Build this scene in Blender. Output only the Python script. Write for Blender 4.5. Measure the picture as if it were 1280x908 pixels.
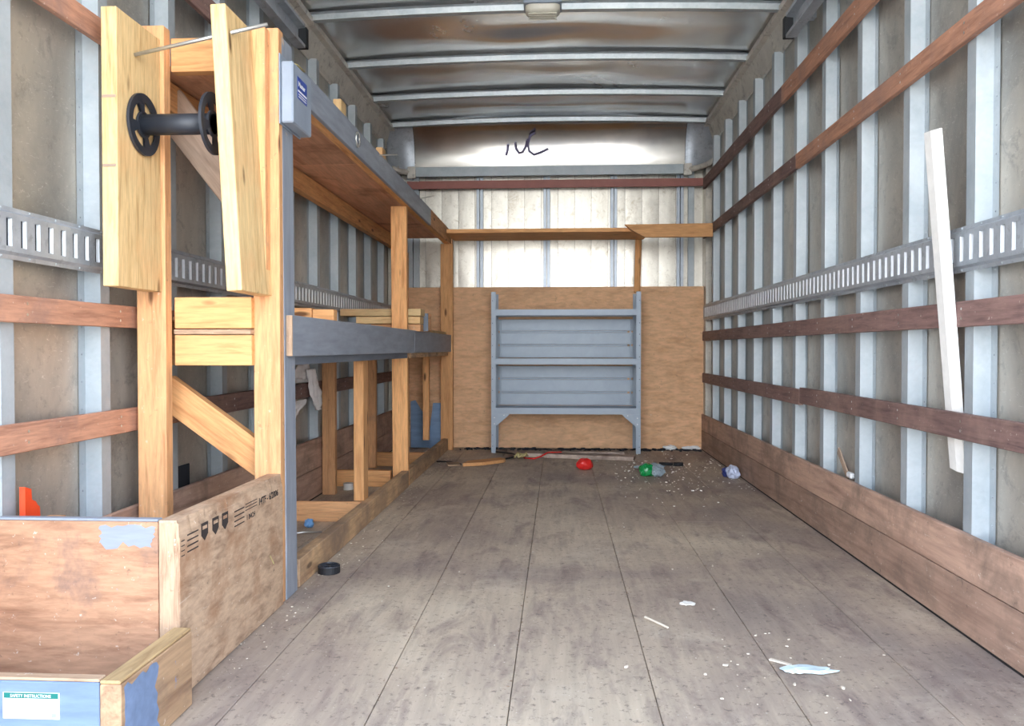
import bpy, bmesh, math, random
from mathutils import Vector, Matrix, noise
random.seed(7)
for o in list(bpy.data.objects): bpy.data.objects.remove(o)
S = bpy.context.scene
C = S.collection
R = math.radians
# ------------------------------------------------------------ camera
cam_d = bpy.data.cameras.new('camera'); cam = bpy.data.objects.new('camera', cam_d); C.objects.link(cam)
cam_d.sensor_width = 36; cam_d.lens = 36*1020/1280; cam_d.clip_start = .05; cam_d.clip_end = 300
cam.location = (0, 0, .766); cam.rotation_euler = (R(90-1.013), 0, R(3.28))
S.camera = cam
# ------------------------------------------------------------ sky, sun, exposure
S.view_settings.view_transform = 'Standard'; S.view_settings.look = 'None'
S.view_settings.gamma = 1; S.view_settings.use_curve_mapping = False
S.view_settings.exposure = 1.93
W = bpy.data.worlds.new('sky'); S.world = W; W.use_nodes = True
wn = W.node_tree.nodes; wl = W.node_tree.links; bg = wn['Background']
tc = wn.new('ShaderNodeTexCoord'); sx = wn.new('ShaderNodeSeparateXYZ'); cr = wn.new('ShaderNodeValToRGB')
wl.new(tc.outputs['Generated'], sx.inputs[0]); wl.new(sx.outputs['Z'], cr.inputs[0]); wl.new(cr.outputs[0], bg.inputs[0])
cr.color_ramp.elements[0].position = 0.0; cr.color_ramp.elements[0].color = (1.0, 1.0, 1.0, 1)
cr.color_ramp.elements[1].position = 0.8; cr.color_ramp.elements[1].color = (.38, .57, .88, 1)
bg.inputs[1].default_value = 2.6
sd = bpy.data.lights.new('sun', 'SUN'); sun = bpy.data.objects.new('sun', sd); C.objects.link(sun)
sd.energy = 8; sd.angle = R(1); sd.color = (1, .96, .90)
sun.rotation_euler = Vector((-.35, -.45, -.82)).to_track_quat('-Z', 'Y').to_euler()   # high, from ahead of the truck

# ------------------------------------------------------------ materials
def new_mat(name):
    m = bpy.data.materials.new(name); m.use_nodes = True
    nt = m.node_tree; return m, nt, nt.nodes, nt.links, nt.nodes['Principled BSDF']
def rgb(r, g, b):
    f = lambda c: (c/255/12.92) if c/255 <= .04045 else ((c/255+.055)/1.055)**2.4
    return (f(r), f(g), f(b), 1)
def coords(n, l, scale, rand=7.0):
    tc = n.new('ShaderNodeTexCoord'); oi = n.new('ShaderNodeObjectInfo')
    mu = n.new('ShaderNodeMath'); mu.operation = 'MULTIPLY'; mu.inputs[1].default_value = rand
    l.new(oi.outputs['Random'], mu.inputs[0])
    ad = n.new('ShaderNodeVectorMath'); ad.operation = 'ADD'
    l.new(tc.outputs['Object'], ad.inputs[0]); l.new(mu.outputs[0], ad.inputs[1])
    mp = n.new('ShaderNodeMapping'); mp.inputs['Scale'].default_value = scale
    l.new(ad.outputs[0], mp.inputs[0]); return mp.outputs[0], ad.outputs[0], oi
def noise_n(n, l, vec, scale, detail=5, rough=.6, dist=0):
    t = n.new('ShaderNodeTexNoise'); t.inputs['Scale'].default_value = scale
    t.inputs['Detail'].default_value = detail; t.inputs['Roughness'].default_value = rough
    t.inputs['Distortion'].default_value = dist; l.new(vec, t.inputs['Vector']); return t.outputs['Fac']
def ramp(n, l, fac, stops):
    r = n.new('ShaderNodeValToRGB'); e = r.color_ramp.elements
    e[0].position, e[0].color = stops[0]; e[1].position, e[1].color = stops[-1]
    for p, c in stops[1:-1]:
        k = e.new(p); k.color = c
    l.new(fac, r.inputs[0]); return r.outputs[0]
def mix(n, l, fac, a, b, mode='MIX'):
    m = n.new('ShaderNodeMix'); m.data_type = 'RGBA'; m.blend_type = mode
    if isinstance(fac, float): m.inputs['Factor'].default_value = fac
    else: l.new(fac, m.inputs['Factor'])
    for k, v in (('A', a), ('B', b)):
        s = [i for i in m.inputs if i.name == k and i.type == 'RGBA'][0]
        if isinstance(v, tuple): s.default_value = v
        else: l.new(v, s)
    return [o for o in m.outputs if o.type == 'RGBA'][0]
def bump(n, l, b, h, strength, dist=.002):
    u = n.new('ShaderNodeBump'); u.inputs['Strength'].default_value = strength; u.inputs['Distance'].default_value = dist
    l.new(h, u.inputs['Height']); l.new(u.outputs[0], b.inputs['Normal'])
BW = lambda v: (v, v, v, 1)
def wood(name, light, dark, stain=None, stain_lo=.55, stain_hi=.75, grain=22, knots=True, rough=.7, stain_scale=3.0, long=.09, paint=None, paint_lo=.5, speck=0.0):
    m, nt, n, l, b = new_mat(name)
    v, raw, oi = coords(n, l, (long*grain, grain, grain))
    g = noise_n(n, l, v, 2.2, 6, .62, .6)
    g2 = noise_n(n, l, v, 7.0, 3, .6, .2)
    c = ramp(n, l, g, [(.28, dark), (.5, light), (.72, tuple(min(1, x*1.12) for x in light[:3])+(1,))])
    c = mix(n, l, .35, c, ramp(n, l, g2, [(.35, BW(.45)), (.62, BW(1))]), 'MULTIPLY')
    mr = n.new('ShaderNodeMapRange'); mr.inputs['To Min'].default_value = .82; mr.inputs['To Max'].default_value = 1.14
    l.new(oi.outputs['Random'], mr.inputs['Value'])
    hs = n.new('ShaderNodeHueSaturation'); l.new(mr.outputs[0], hs.inputs['Value']); l.new(c, hs.inputs['Color']); c = hs.outputs[0]
    if knots:
        mp = n.new('ShaderNodeMapping'); mp.inputs['Scale'].default_value = (3.2, 11, 11); l.new(raw, mp.inputs[0])
        vo = n.new('ShaderNodeTexVoronoi'); vo.inputs['Scale'].default_value = 1; l.new(mp.outputs[0], vo.inputs['Vector'])
        k = ramp(n, l, vo.outputs['Distance'], [(.07, BW(1)), (.13, BW(0))])
        c = mix(n, l, k, c, tuple(x*.30 for x in dark[:3])+(1,))
    if stain:
        s = noise_n(n, l, raw, stain_scale, 6, .68, .3)
        c = mix(n, l, ramp(n, l, s, [(stain_lo, BW(0)), (stain_hi, BW(1))]), c, stain)
    if paint:
        s = noise_n(n, l, raw, 5.0, 8, .72, .4)
        c = mix(n, l, ramp(n, l, s, [(paint_lo, BW(0)), (paint_lo+.03, BW(1))]), c, paint)
    if speck:
        s = noise_n(n, l, raw, 60, 3, .7)
        c = mix(n, l, ramp(n, l, s, [(.66, BW(0)), (.72, BW(speck))]), c, (.75, .68, .58, 1))
        s = noise_n(n, l, raw, 34, 4, .7)
        c = mix(n, l, ramp(n, l, s, [(.64, BW(0)), (.70, BW(speck))]), c, (.10, .07, .05, 1))
    l.new(c, b.inputs['Base Color']); b.inputs['Roughness'].default_value = rough
    if name.startswith('worn brown') or name.startswith('weathered chipped'):
        for an, sc in ((.5, (6, 90, 90)), (-.7, (5, 70, 70)), (1.1, (8, 110, 110))):
            mp = n.new('ShaderNodeMapping'); mp.inputs['Scale'].default_value = sc; mp.inputs['Rotation'].default_value = (an*.3, an, an*.5); l.new(raw, mp.inputs[0])
            s = noise_n(n, l, mp.outputs[0], 1.0, 4, .7, 1.0)
            c2 = mix(n, l, ramp(n, l, s, [(.66, BW(0)), (.71, BW(.55))]), c, (.62, .50, .40, 1)); c = c2
        l.new(c, b.inputs['Base Color'])
    bump(n, l, b, g2, .35, .0015)
    return m
def paint_mat(name, col, under, wear=.70, rough=.5, streak=.12):
    m, nt, n, l, b = new_mat(name)
    v, raw, oi = coords(n, l, (3, 18, 18))
    g = noise_n(n, l, v, 2, 5, .6, .3)
    c = mix(n, l, ramp(n, l, g, [(.3, BW(0)), (.7, BW(1))]), tuple(x*(1-streak*1.8) for x in col[:3])+(1,), tuple(min(1, x*(1+streak)) for x in col[:3])+(1,))
    s = noise_n(n, l, raw, 9, 9, .78, .5)
    c = mix(n, l, ramp(n, l, s, [(wear, BW(0)), (wear+.03, BW(1))]), c, under)
    l.new(c, b.inputs['Base Color']); b.inputs['Roughness'].default_value = rough
    bump(n, l, b, g, .3, .001)
    return m
def metal(name, col, dark, rough=.4, met=.7, sc=4, lo=.35, hi=.65, stretch=(1, 1, 1), spangle=0.0, dirt=None, bmp=.1, scratch=False):
    m, nt, n, l, b = new_mat(name)
    v, raw, oi = coords(n, l, stretch)
    g = noise_n(n, l, v, sc, 7, .66, .4)
    c = ramp(n, l, g, [(lo, dark), (hi, col)])
    if spangle:
        vo = n.new('ShaderNodeTexVoronoi'); vo.inputs['Scale'].default_value = 90; l.new(raw, vo.inputs['Vector'])
        c = mix(n, l, spangle, c, mix(n, l, 1.0, c, ramp(n, l, vo.outputs['Color'], [(0, BW(.6)), (1, BW(1.0))]), 'MULTIPLY'))
    if dirt:
        s = noise_n(n, l, raw, 11, 8, .75, .6)
        c = mix(n, l, ramp(n, l, s, [(.54, BW(0)), (.70, BW(.85))]), c, dirt)
        s = noise_n(n, l, raw, 30, 5, .7, .3)
        c = mix(n, l, ramp(n, l, s, [(.58, BW(0)), (.66, BW(.45))]), c, dirt)
    if scratch:
        mp = n.new('ShaderNodeMapping'); mp.inputs['Scale'].default_value = (25, 25, 60); mp.inputs['Rotation'].default_value = (.4, .2, .1); l.new(raw, mp.inputs[0])
        s = noise_n(n, l, mp.outputs[0], 1.4, 8, .8, 1.5)
        c = mix(n, l, ramp(n, l, s, [(.58, BW(0)), (.66, BW(.6))]), c, (.85, .83, .79, 1))
    l.new(c, b.inputs['Base Color']); b.inputs['Metallic'].default_value = met
    rr = n.new('ShaderNodeMapRange'); rr.inputs['To Min'].default_value = rough*.8; rr.inputs['To Max'].default_value = rough*1.25
    l.new(g, rr.inputs['Value']); l.new(rr.outputs[0], b.inputs['Roughness'])
    bump(n, l, b, g, bmp, .003)
    return m
def plain(name, col, rough=.5, met=0.0, **k):
    m, nt, n, l, b = new_mat(name)
    v, raw, oi = coords(n, l, (1, 1, 1))
    g = noise_n(n, l, v, 14, 4)
    c = mix(n, l, ramp(n, l, g, [(.35, BW(0)), (.65, BW(1))]), tuple(x*.86 for x in col[:3])+(1,), col)
    l.new(c, b.inputs['Base Color']); b.inputs['Roughness'].default_value = rough; b.inputs['Metallic'].default_value = met
    for q, w in k.items(): b.inputs[q.replace('_', ' ')].default_value = w
    return m

GREY = rgb(142, 149, 160)
M = dict(
 orange=wood('orange pine', rgb(228, 170, 112), rgb(200, 136, 82), stain=rgb(176, 128, 86), stain_lo=.60, stain_hi=.9, grain=20),
 tan=wood('tan pine', rgb(222, 168, 118), rgb(196, 138, 92), stain=rgb(150, 130, 112), stain_lo=.58, stain_hi=.8, grain=22, speck=.35),
 yellow=wood('yellow treated pine', rgb(222, 192, 140), rgb(192, 152, 98), stain=rgb(222, 174, 122), stain_lo=.48, stain_hi=.75, grain=26),
 red=wood('reddish deck plywood', rgb(232, 176, 140), rgb(212, 150, 112), grain=10, knots=False, stain=rgb(140, 92, 66)),
 dirty=wood('dirty floor lumber', rgb(214, 176, 134), rgb(172, 132, 96), stain=rgb(140, 116, 96), stain_lo=.42, stain_hi=.62, grain=20, speck=.3),
 weathered=wood('weathered grey board', rgb(176, 152, 132), rgb(146, 122, 104), stain=rgb(128, 112, 102), grain=14, knots=False),
 slat=wood('dark brown hardwood slat', rgb(132, 104, 98), rgb(96, 74, 72), stain=rgb(158, 128, 116), stain_lo=.5, stain_hi=.8, grain=24, knots=False, speck=.5),
 slat_o=wood('orange brown hardwood slat', rgb(188, 138, 112), rgb(150, 104, 84), stain=rgb(140, 110, 100), stain_lo=.5, stain_hi=.72, grain=24, knots=False, speck=.4),
 slat_r=plain('red brown painted slat', rgb(156, 96, 86), .5),
 kick=wood('worn brown plywood', rgb(188, 154, 134), rgb(150, 118, 102), stain=rgb(120, 102, 90), stain_lo=.46, stain_hi=.74, grain=9, knots=False, speck=.55, stain_scale=5),
 backply=wood('orange brown plywood', rgb(236, 188, 144), rgb(214, 164, 120), stain=rgb(190, 152, 118), stain_lo=.5, stain_hi=.78, grain=8, knots=False, speck=.35, stain_scale=2.2, long=.3),
 binply=wood('weathered chipped plywood', rgb(184, 156, 130), rgb(140, 112, 90), stain=rgb(152, 112, 82), stain_lo=.5, stain_hi=.7, grain=16, knots=False, speck=.7, stain_scale=6, long=.3),
 binfront=wood('orange plywood with paint traces', rgb(192, 146, 114), rgb(150, 106, 80), stain=rgb(112, 92, 86), stain_lo=.56, stain_hi=.74, grain=14, knots=False, speck=.5, stain_scale=4, paint=rgb(140, 148, 166), paint_lo=.66, long=.2),
 sideply=wood('light board with blue paint', rgb(176, 144, 112), rgb(136, 104, 80), stain=rgb(120, 100, 86), grain=14, knots=False, paint=rgb(112, 128, 164), paint_lo=.62, speck=.4),
 sidetop=wood('worn board edge', rgb(196, 164, 118), rgb(160, 126, 86), stain=rgb(140, 116, 92), grain=22, knots=False, speck=.5),
 ply_edge=wood('plywood edge', rgb(182, 152, 124), rgb(134, 104, 80), grain=40, knots=False, speck=.5),
 greyp=paint_mat('blue grey painted wood', GREY, rgb(196, 170, 140), wear=.655),
 greyp2=paint_mat('dark grey painted wood', rgb(104, 112, 124), rgb(186, 156, 126), wear=.66),
 bluep=paint_mat('pale blue painted wood', rgb(112, 132, 164), rgb(210, 200, 190), wear=.70),
 sheet=metal('dull aluminium side sheet', rgb(204, 198, 186), rgb(148, 147, 142), rough=.42, met=.55, sc=2.2, dirt=rgb(148, 144, 138), scratch=True, stretch=(1, 1, .5)),
 stud=metal('galvanised stud', rgb(186, 194, 198), rgb(164, 174, 180), rough=.5, met=.3, sc=5, spangle=.15, dirt=rgb(178, 182, 186)),
 track=metal('galvanised track', rgb(190, 197, 204), rgb(164, 172, 182), rough=.42, met=.5, sc=6, spangle=.2, dirt=rgb(130, 134, 140)),
 roof=metal('polished aluminium roof skin', rgb(244, 245, 244), rgb(228, 229, 228), rough=.25, met=.92, sc=2, bmp=.06),
 nose=metal('polished aluminium nose', rgb(214, 210, 202), rgb(186, 184, 180), rough=.2, met=.95, sc=2.5, bmp=.05),
 bow=metal('roof bow steel', rgb(196, 202, 204), rgb(170, 178, 182), rough=.4, met=.5, sc=8, spangle=.3),
 bright=plain('slot edge painted as lit', rgb(232, 236, 240), .4),  # whiter than the track metal, so far slot edges look daylit
 rail=metal('beige top rail', rgb(214, 210, 200), rgb(190, 186, 178), rough=.5, met=.25, sc=5, dirt=rgb(110, 104, 98)),
 backsheet=metal('bright aluminium plank', rgb(208, 204, 193), rgb(180, 175, 165), rough=.34, met=.8, sc=5, dirt=rgb(150, 140, 124), scratch=True, stretch=(1.5, 1, .6)),
 backstud=metal('back stud steel', rgb(172, 180, 188), rgb(150, 158, 168), rough=.4, met=.6, sc=8),
 shelf=metal('grey blue enamelled steel', rgb(152, 163, 174), rgb(138, 150, 163), rough=.42, met=.15, sc=4, bmp=.02),
 white=plain('white painted bar', rgb(245, 244, 240), .45),
 black=plain('black plastic', rgb(44, 48, 56), .45),
 rubber=plain('black rubber', rgb(26, 28, 32), .6),
 rod=plain('bright steel rod', rgb(210, 210, 205), .3, .8),
 box=plain('pale grey enamel', rgb(142, 153, 168), .4),
 blue=plain('blue print', rgb(44, 74, 160), .4),
 ink=plain('black ink', rgb(52, 44, 42), .8),
 purple=plain('blue marker ink', rgb(122, 116, 152), .5),
 paper=plain('white label', rgb(240, 242, 242), .6),
 teal=plain('teal print', rgb(10, 112, 104), .5),
 cloth=plain('dirty white cloth', rgb(240, 236, 236), .95),
 redp=plain('red plastic', rgb(226, 44, 40), .35),
 orangep=plain('orange red plastic', rgb(232, 76, 38), .4),
 green=plain('green bottle plastic', rgb(30, 170, 90), .15, Transmission_Weight=.4),
 clear=plain('clear crumpled plastic', rgb(206, 224, 234), .15, Transmission_Weight=.6),
 can=plain('white blue wrapper', rgb(196, 206, 232), .35),
 navy=plain('navy print', rgb(40, 54, 120), .4),
 tape=plain('white tape', rgb(226, 222, 214), .6),
 bluepl=plain('sky blue plastic', rgb(110, 160, 210), .4),
 chip=plain('pale wood chip', rgb(214, 202, 184), .8),
 dust=plain('grey brown grit', rgb(150, 130, 112), .9),
 rope=plain('yellow rope', rgb(196, 182, 130), .9),
 lens=plain('clear lamp lens', rgb(226, 222, 205), .25, Transmission_Weight=.25),
 panelblue=paint_mat('blue grey sheet panel', rgb(112, 140, 172), rgb(160, 150, 140), wear=.74),
 hole=plain('dark vent', rgb(38, 42, 50), .9),  # vent and dirt colour; also paints shade into the track slots
 film=plain('crumpled film', rgb(206, 222, 226), .35),
 concrete=plain('concrete yard', rgb(176, 170, 160), .9),
 underfloor=plain('dark floor gap', rgb(30, 26, 24), .95),
 pinkwood=wood('pinkish litter board', rgb(206, 186, 170), rgb(168, 146, 132), stain=rgb(130, 112, 102), stain_lo=.45, stain_hi=.6, grain=18, knots=False, speck=.6),
)
def floor_mat():
    m, nt, n, l, b = new_mat('worn laminated wood floor')
    tc = n.new('ShaderNodeTexCoord'); geo = tc.outputs['Object']
    oi = n.new('ShaderNodeObjectInfo')
    ad = n.new('ShaderNodeVectorMath'); ad.operation = 'ADD'; l.new(geo, ad.inputs[0]); l.new(oi.outputs['Location'], ad.inputs[1])
    P = ad.outputs[0]
    big = noise_n(n, l, P, .85, 4, .55, .5)
    c = ramp(n, l, big, [(.34, rgb(142, 128, 120)), (.45, rgb(168, 150, 134)), (.56, rgb(190, 172, 150)), (.68, rgb(212, 196, 172))])
    mp = n.new('ShaderNodeMapping'); mp.inputs['Scale'].default_value = (18, 1.6, 10); l.new(P, mp.inputs[0])
    gr = noise_n(n, l, mp.outputs[0], 2.4, 7, .65, .3)
    c = mix(n, l, .55, c, ramp(n, l, gr, [(.3, BW(.62)), (.7, BW(1.12))]), 'MULTIPLY')
    mp2 = n.new('ShaderNodeMapping'); mp2.inputs['Scale'].default_value = (7, 2.2, 1); l.new(P, mp2.inputs[0])
    md = noise_n(n, l, mp2.outputs[0], 1.3, 8, .72, .5)
    c = mix(n, l, ramp(n, l, md, [(.50, BW(0)), (.68, BW(.7))]), c, rgb(112, 94, 92))
    d2 = noise_n(n, l, P, 2.6, 7, .7, .3)
    c = mix(n, l, ramp(n, l, d2, [(.54, BW(0)), (.72, BW(.6))]), c, rgb(206, 192, 172))
    fs = noise_n(n, l, P, 45, 5, .8, .2)
    c = mix(n, l, ramp(n, l, fs, [(.56, BW(0)), (.64, BW(.65))]), c, rgb(84, 72, 68))
    fw = noise_n(n, l, P, 95, 3, .7, .2)
    c = mix(n, l, ramp(n, l, fw, [(.66, BW(0)), (.72, BW(.7))]), c, rgb(222, 212, 196))
    l.new(c, b.inputs['Base Color'])
    rr = n.new('ShaderNodeMapRange'); rr.inputs['To Min'].default_value = .42; rr.inputs['To Max'].default_value = .72
    l.new(md, rr.inputs['Value']); l.new(rr.outputs[0], b.inputs['Roughness'])
    bump(n, l, b, gr, .25, .002)
    return m
M['floor'] = floor_mat()

# ------------------------------------------------------------ helpers
def link(name, me, m, parent=None, M4=None, stuff=False, bev=0, smooth=False, world=True):
    if m is not None and not me.materials: me.materials.append(M[m] if isinstance(m, str) else m)
    if smooth:
        for p in me.polygons: p.use_smooth = True
    o = bpy.data.objects.new(name, me); C.objects.link(o)
    M4 = M4 or Matrix.Identity(4)
    if parent is not None:
        o.parent = parent
        if world: M4 = world_of(parent).inverted() @ M4
    o.matrix_basis = M4
    if stuff: o['kind'] = 'stuff'
    return o
def root_loc(p):
    v = Vector((0, 0, 0))
    while p is not None: v += p.matrix_basis.translation; p = p.parent
    return v
def world_of(p):
    m = Matrix.Identity(4)
    while p is not None: m = p.matrix_basis @ m; p = p.parent
    return m
def thing(name, label, cat, loc=(0, 0, 0), group=None):
    o = bpy.data.objects.new(name, None); C.objects.link(o); o.location = loc; o.empty_display_size = .05
    o['label'] = label; o['category'] = cat
    if group: o['group'] = group
    return o
def tag(o, label, cat, group=None):
    o['label'] = label; o['category'] = cat
    if group: o['group'] = group
    return o
def struct(o, label=None, cat=None):
    o['kind'] = 'structure'
    if label: o['label'] = label
    if cat: o['category'] = cat
    return o
def from_bm(bm, name='m'):
    me = bpy.data.meshes.new(name); bm.normal_update(); bm.to_mesh(me); bm.free(); return me
def add_box(bm, x0, x1, y0, y1, z0, z1):
    vs = [bm.verts.new((x, y, z)) for x in (x0, x1) for y in (y0, y1) for z in (z0, z1)]
    for f in ((0, 1, 3, 2), (4, 6, 7, 5), (0, 4, 5, 1), (2, 3, 7, 6), (0, 2, 6, 4), (1, 5, 7, 3)):
        bm.faces.new([vs[i] for i in f])
    return vs
def box_me(l, w, h, bev=.0015, rough=0.0):
    bm = bmesh.new(); add_box(bm, -l/2, l/2, -w/2, w/2, -h/2, h/2)
    bmesh.ops.recalc_face_normals(bm, faces=bm.faces)
    if bev: bmesh.ops.bevel(bm, geom=bm.edges[:], offset=min(bev, min(l, w, h)*.3), segments=1, affect='EDGES')
    return from_bm(bm)
def box(name, x0, x1, y0, y1, z0, z1, m, parent=None, grain=None, bev=.002):
    """box whose local X is the grain direction"""
    d = dict(x=x1-x0, y=y1-y0, z=z1-z0)
    g = grain or max(d, key=lambda k: d[k])
    c = Vector(((x0+x1)/2, (y0+y1)/2, (z0+z1)/2))
    if g == 'x': me = box_me(d['x'], d['y'], d['z'], bev); Rm = Matrix.Identity(4)
    elif g == 'y': me = box_me(d['y'], d['x'], d['z'], bev); Rm = Matrix.Rotation(R(90), 4, 'Z')
    else: me = box_me(d['z'], d['y'], d['x'], bev); Rm = Matrix.Rotation(R(-90), 4, 'Y')
    return link(name, me, m, parent, Matrix.Translation(c) @ Rm)
def beam(name, a, b, w, h, m, parent=None, up=(0, 0, 1), bev=.002):
    """plank from a to b; h is the size along the 'up' side, w across it"""
    a = Vector(a); b = Vector(b); x = (b-a).normalized(); u = Vector(up); y = u.cross(x).normalized(); z = x.cross(y)
    Rm = Matrix((x, y, z)).transposed().to_4x4()
    return link(name, box_me((b-a).length, w, h, bev), m, parent, Matrix.Translation((a+b)/2) @ Rm)
def poly_prism(name, pts, axis, t0, t1, m, parent=None, loc=None, bev=0):
    """extrude a 2-D outline. axis 'y': pts are (x,z); 'x': pts are (y,z); 'z': pts are (x,y)"""
    cx = sum(p[0] for p in pts)/len(pts); cy = sum(p[1] for p in pts)/len(pts); ct = (t0+t1)/2
    f = dict(y=lambda p, t: (p[0], t, p[1]), x=lambda p, t: (t, p[0], p[1]), z=lambda p, t: (p[0], p[1], t))[axis]
    bm = bmesh.new()
    A = [bm.verts.new(f((p[0]-cx, p[1]-cy), t0-ct)) for p in pts]; B = [bm.verts.new(f((p[0]-cx, p[1]-cy), t1-ct)) for p in pts]
    bm.faces.new(A); bm.faces.new(B[::-1]); n = len(pts)
    for i in range(n): bm.faces.new((A[i], B[i], B[(i+1) % n], A[(i+1) % n]))
    bmesh.ops.recalc_face_normals(bm, faces=bm.faces)
    return link(name, from_bm(bm), m, parent, Matrix.Translation(f((cx, cy), ct)))
def tube_me(pts, r, seg=8, closed=False):
    bm = bmesh.new(); rings = []; pts = [Vector(p) for p in pts]; n = len(pts)
    for i, p in enumerate(pts):
        t = (pts[min(i+1, n-1)]-pts[max(i-1, 0)]).normalized()
        a = Vector((0, 0, 1)) if abs(t.z) < .9 else Vector((1, 0, 0))
        u = t.cross(a).normalized(); v = t.cross(u)
        rr = r[i] if isinstance(r, (list, tuple)) else r
        rings.append([bm.verts.new(p+(u*math.cos(2*math.pi*k/seg)+v*math.sin(2*math.pi*k/seg))*rr) for k in range(seg)])
    for a, b in zip(rings, rings[1:]):
        for k in range(seg): bm.faces.new((a[k], a[(k+1) % seg], b[(k+1) % seg], b[k]))
    bm.faces.new(rings[0][::-1]); bm.faces.new(rings[-1])
    bmesh.ops.recalc_face_normals(bm, faces=bm.faces)
    return from_bm(bm)
def tube(name, pts, r, m, parent=None, seg=8):
    c = sum((Vector(p) for p in pts), Vector())/len(pts)
    me = tube_me([Vector(p)-c for p in pts], r, seg)
    return link(name, me, m, parent, Matrix.Translation(c), smooth=seg > 6)
def text_me(txt, size, bold=0):
    cu = bpy.data.curves.new('t', 'FONT'); cu.body = txt; cu.size = size; cu.align_x = 'LEFT'; cu.offset = bold
    cu.resolution_u = 2; cu.extrude = .0003
    o = bpy.data.objects.new('t', cu); C.objects.link(o)
    dg = bpy.context.evaluated_depsgraph_get(); me = bpy.data.meshes.new_from_object(o.evaluated_get(dg))
    bpy.data.objects.remove(o); return me
def lettering(name, txt, size, at, xdir, updir, m, parent, bold=0, sx=1.0):
    x = Vector(xdir).normalized(); y = Vector(updir).normalized(); z = x.cross(y)
    return link(name, text_me(txt, size, bold), m, parent, Matrix.Translation(at) @ Matrix((x*sx, y, z)).transposed().to_4x4())

# ------------------------------------------------------------ shell
Y0, Y1 = .45, 6.30            # rear opening, back sheet
XL, XR = -1.308, 1.141       # outer sheets
SL, SR = -1.263, 1.096       # stud faces
ground = struct(link('ground', box_me(80, 80, .1, 0), 'concrete', None, Matrix.Translation((0, -10, -.95))))
fl = struct(link('floor', box_me(XR-XL, Y1-Y0+.06, .03, 0), 'underfloor', None, Matrix.Translation(((XL+XR)/2, (Y0+Y1)/2, -.04))))
seams = [XL+.005, -1.0, -.697, -.394, -.105, .213, .515, .825, XR-.005]
for i, (a, b) in enumerate(zip(seams, seams[1:])):
    cuts = [Y0, 2.9+.37*((i*5) % 4), Y1+.02] if i in (0, 3, 6) else [Y0, Y1+.02]
    for c0, c1 in zip(cuts, cuts[1:]):
        bm = bmesh.new(); x0, x1, y0, y1 = a+.0010, b-.0010, c0+.0008, c1-.0008
        cx, cy = (x0+x1)/2, (y0+y1)/2
        add_box(bm, x0-cx, x1-cx, y0-cy, y1-cy, -.024, 0)
        bmesh.ops.recalc_face_normals(bm, faces=bm.faces)
        bmesh.ops.bevel(bm, geom=bm.edges[:], offset=.001, segments=1, affect='EDGES')
        link('floor_plank', from_bm(bm), 'floor', fl, Matrix.Translation((cx, cy, .0006*((i*3) % 3)-.0006)))

def wall_sheet(w, h, seed, amp=.004, nx=8, nz=14):
    """thin skin with gentle oil-canning; local Y is width, local Z is height, bulges along X"""
    bm = bmesh.new(); g = {}
    for i in range(nx+1):
        for k in range(nz+1):
            u, v = i/nx, k/nz
            e = math.sin(math.pi*u)*min(1, 4*v, 4*(1-v))
            g[i, k] = bm.verts.new((amp*e*noise.noise(Vector((u*1.6+seed, v*2.8, seed*3.1)))*2, (u-.5)*w, (v-.5)*h))
    for i in range(nx):
        for k in range(nz): bm.faces.new((g[i, k], g[i+1, k], g[i+1, k+1], g[i, k+1]))
    return from_bm(bm)
def stud_me(side, h):
    """hat section along Z; side=+1 right wall; origin at the far front edge, x=0 the sheet"""
    s = -side; d = .045
    prof = [(-.082, .002), (-.05, .002), (-.046, d), (0, d), (.004, .002), (.034, .002)]
    bm = bmesh.new(); A = [bm.verts.new((s*x, y, 0)) for y, x in prof]; B = [bm.verts.new((s*x, y, h)) for y, x in prof]
    for i in range(5): bm.faces.new((A[i], A[i+1], B[i+1], B[i]))
    bm.faces.new((B[1], B[2], B[3], B[4]))
    bmesh.ops.recalc_face_normals(bm, faces=bm.faces)
    me = from_bm(bm)
    return me
def rivets_me(side, h, ys, x, step=.075, r=.0035):
    bm = bmesh.new(); s = -side
    z = .3
    while z < h-.03:
        for y in ys:
            c = Vector((s*x, y, z)); top = bm.verts.new(c+Vector((s*.0025, 0, 0)))
            ring = [bm.verts.new(c+Vector((0, r*math.cos(t*math.pi/3), r*math.sin(t*math.pi/3)))) for t in range(6)]
            for t in range(6): bm.faces.new((ring[t], ring[(t+1) % 6], top))
        z += step
    bmesh.ops.recalc_face_normals(bm, faces=bm.faces)
    return from_bm(bm)
H_ST = 2.279
walls = {}
for side, xs, y00, nm in ((-1, XL, 2.232, 'left'), (1, XR, 2.273, 'right')):
    w = struct(link('wall_'+nm, box_me(.02, Y1-Y0, 2.5, 0), 'underfloor', None, Matrix.Translation((xs+side*.016, (Y0+Y1)/2, 1.22))))
    walls[side] = w
    ys = [y00+.406*k for k in range(-3, 10)]
    sm = stud_me(side, H_ST+.0); rm = rivets_me(side, H_ST, (-.066,), .002)
    edges = [Y0]+[y-.025 for y in ys]+[Y1]
    for k, (a, b) in enumerate(zip(edges, edges[1:])):
        link('side_panel', wall_sheet(b-a-.004, 2.46, k*1.7+side), 'sheet', w, Matrix.Translation((xs, (a+b)/2, 1.22)), smooth=True)
    for k, y in enumerate(ys):
        st = link('wall_stud', sm, 'stud', w, Matrix.Translation((xs, y, 0)))
        rv = link('rivet_row', rm, 'track', st, Matrix.Identity(4), stuff=True, world=False)
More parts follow.
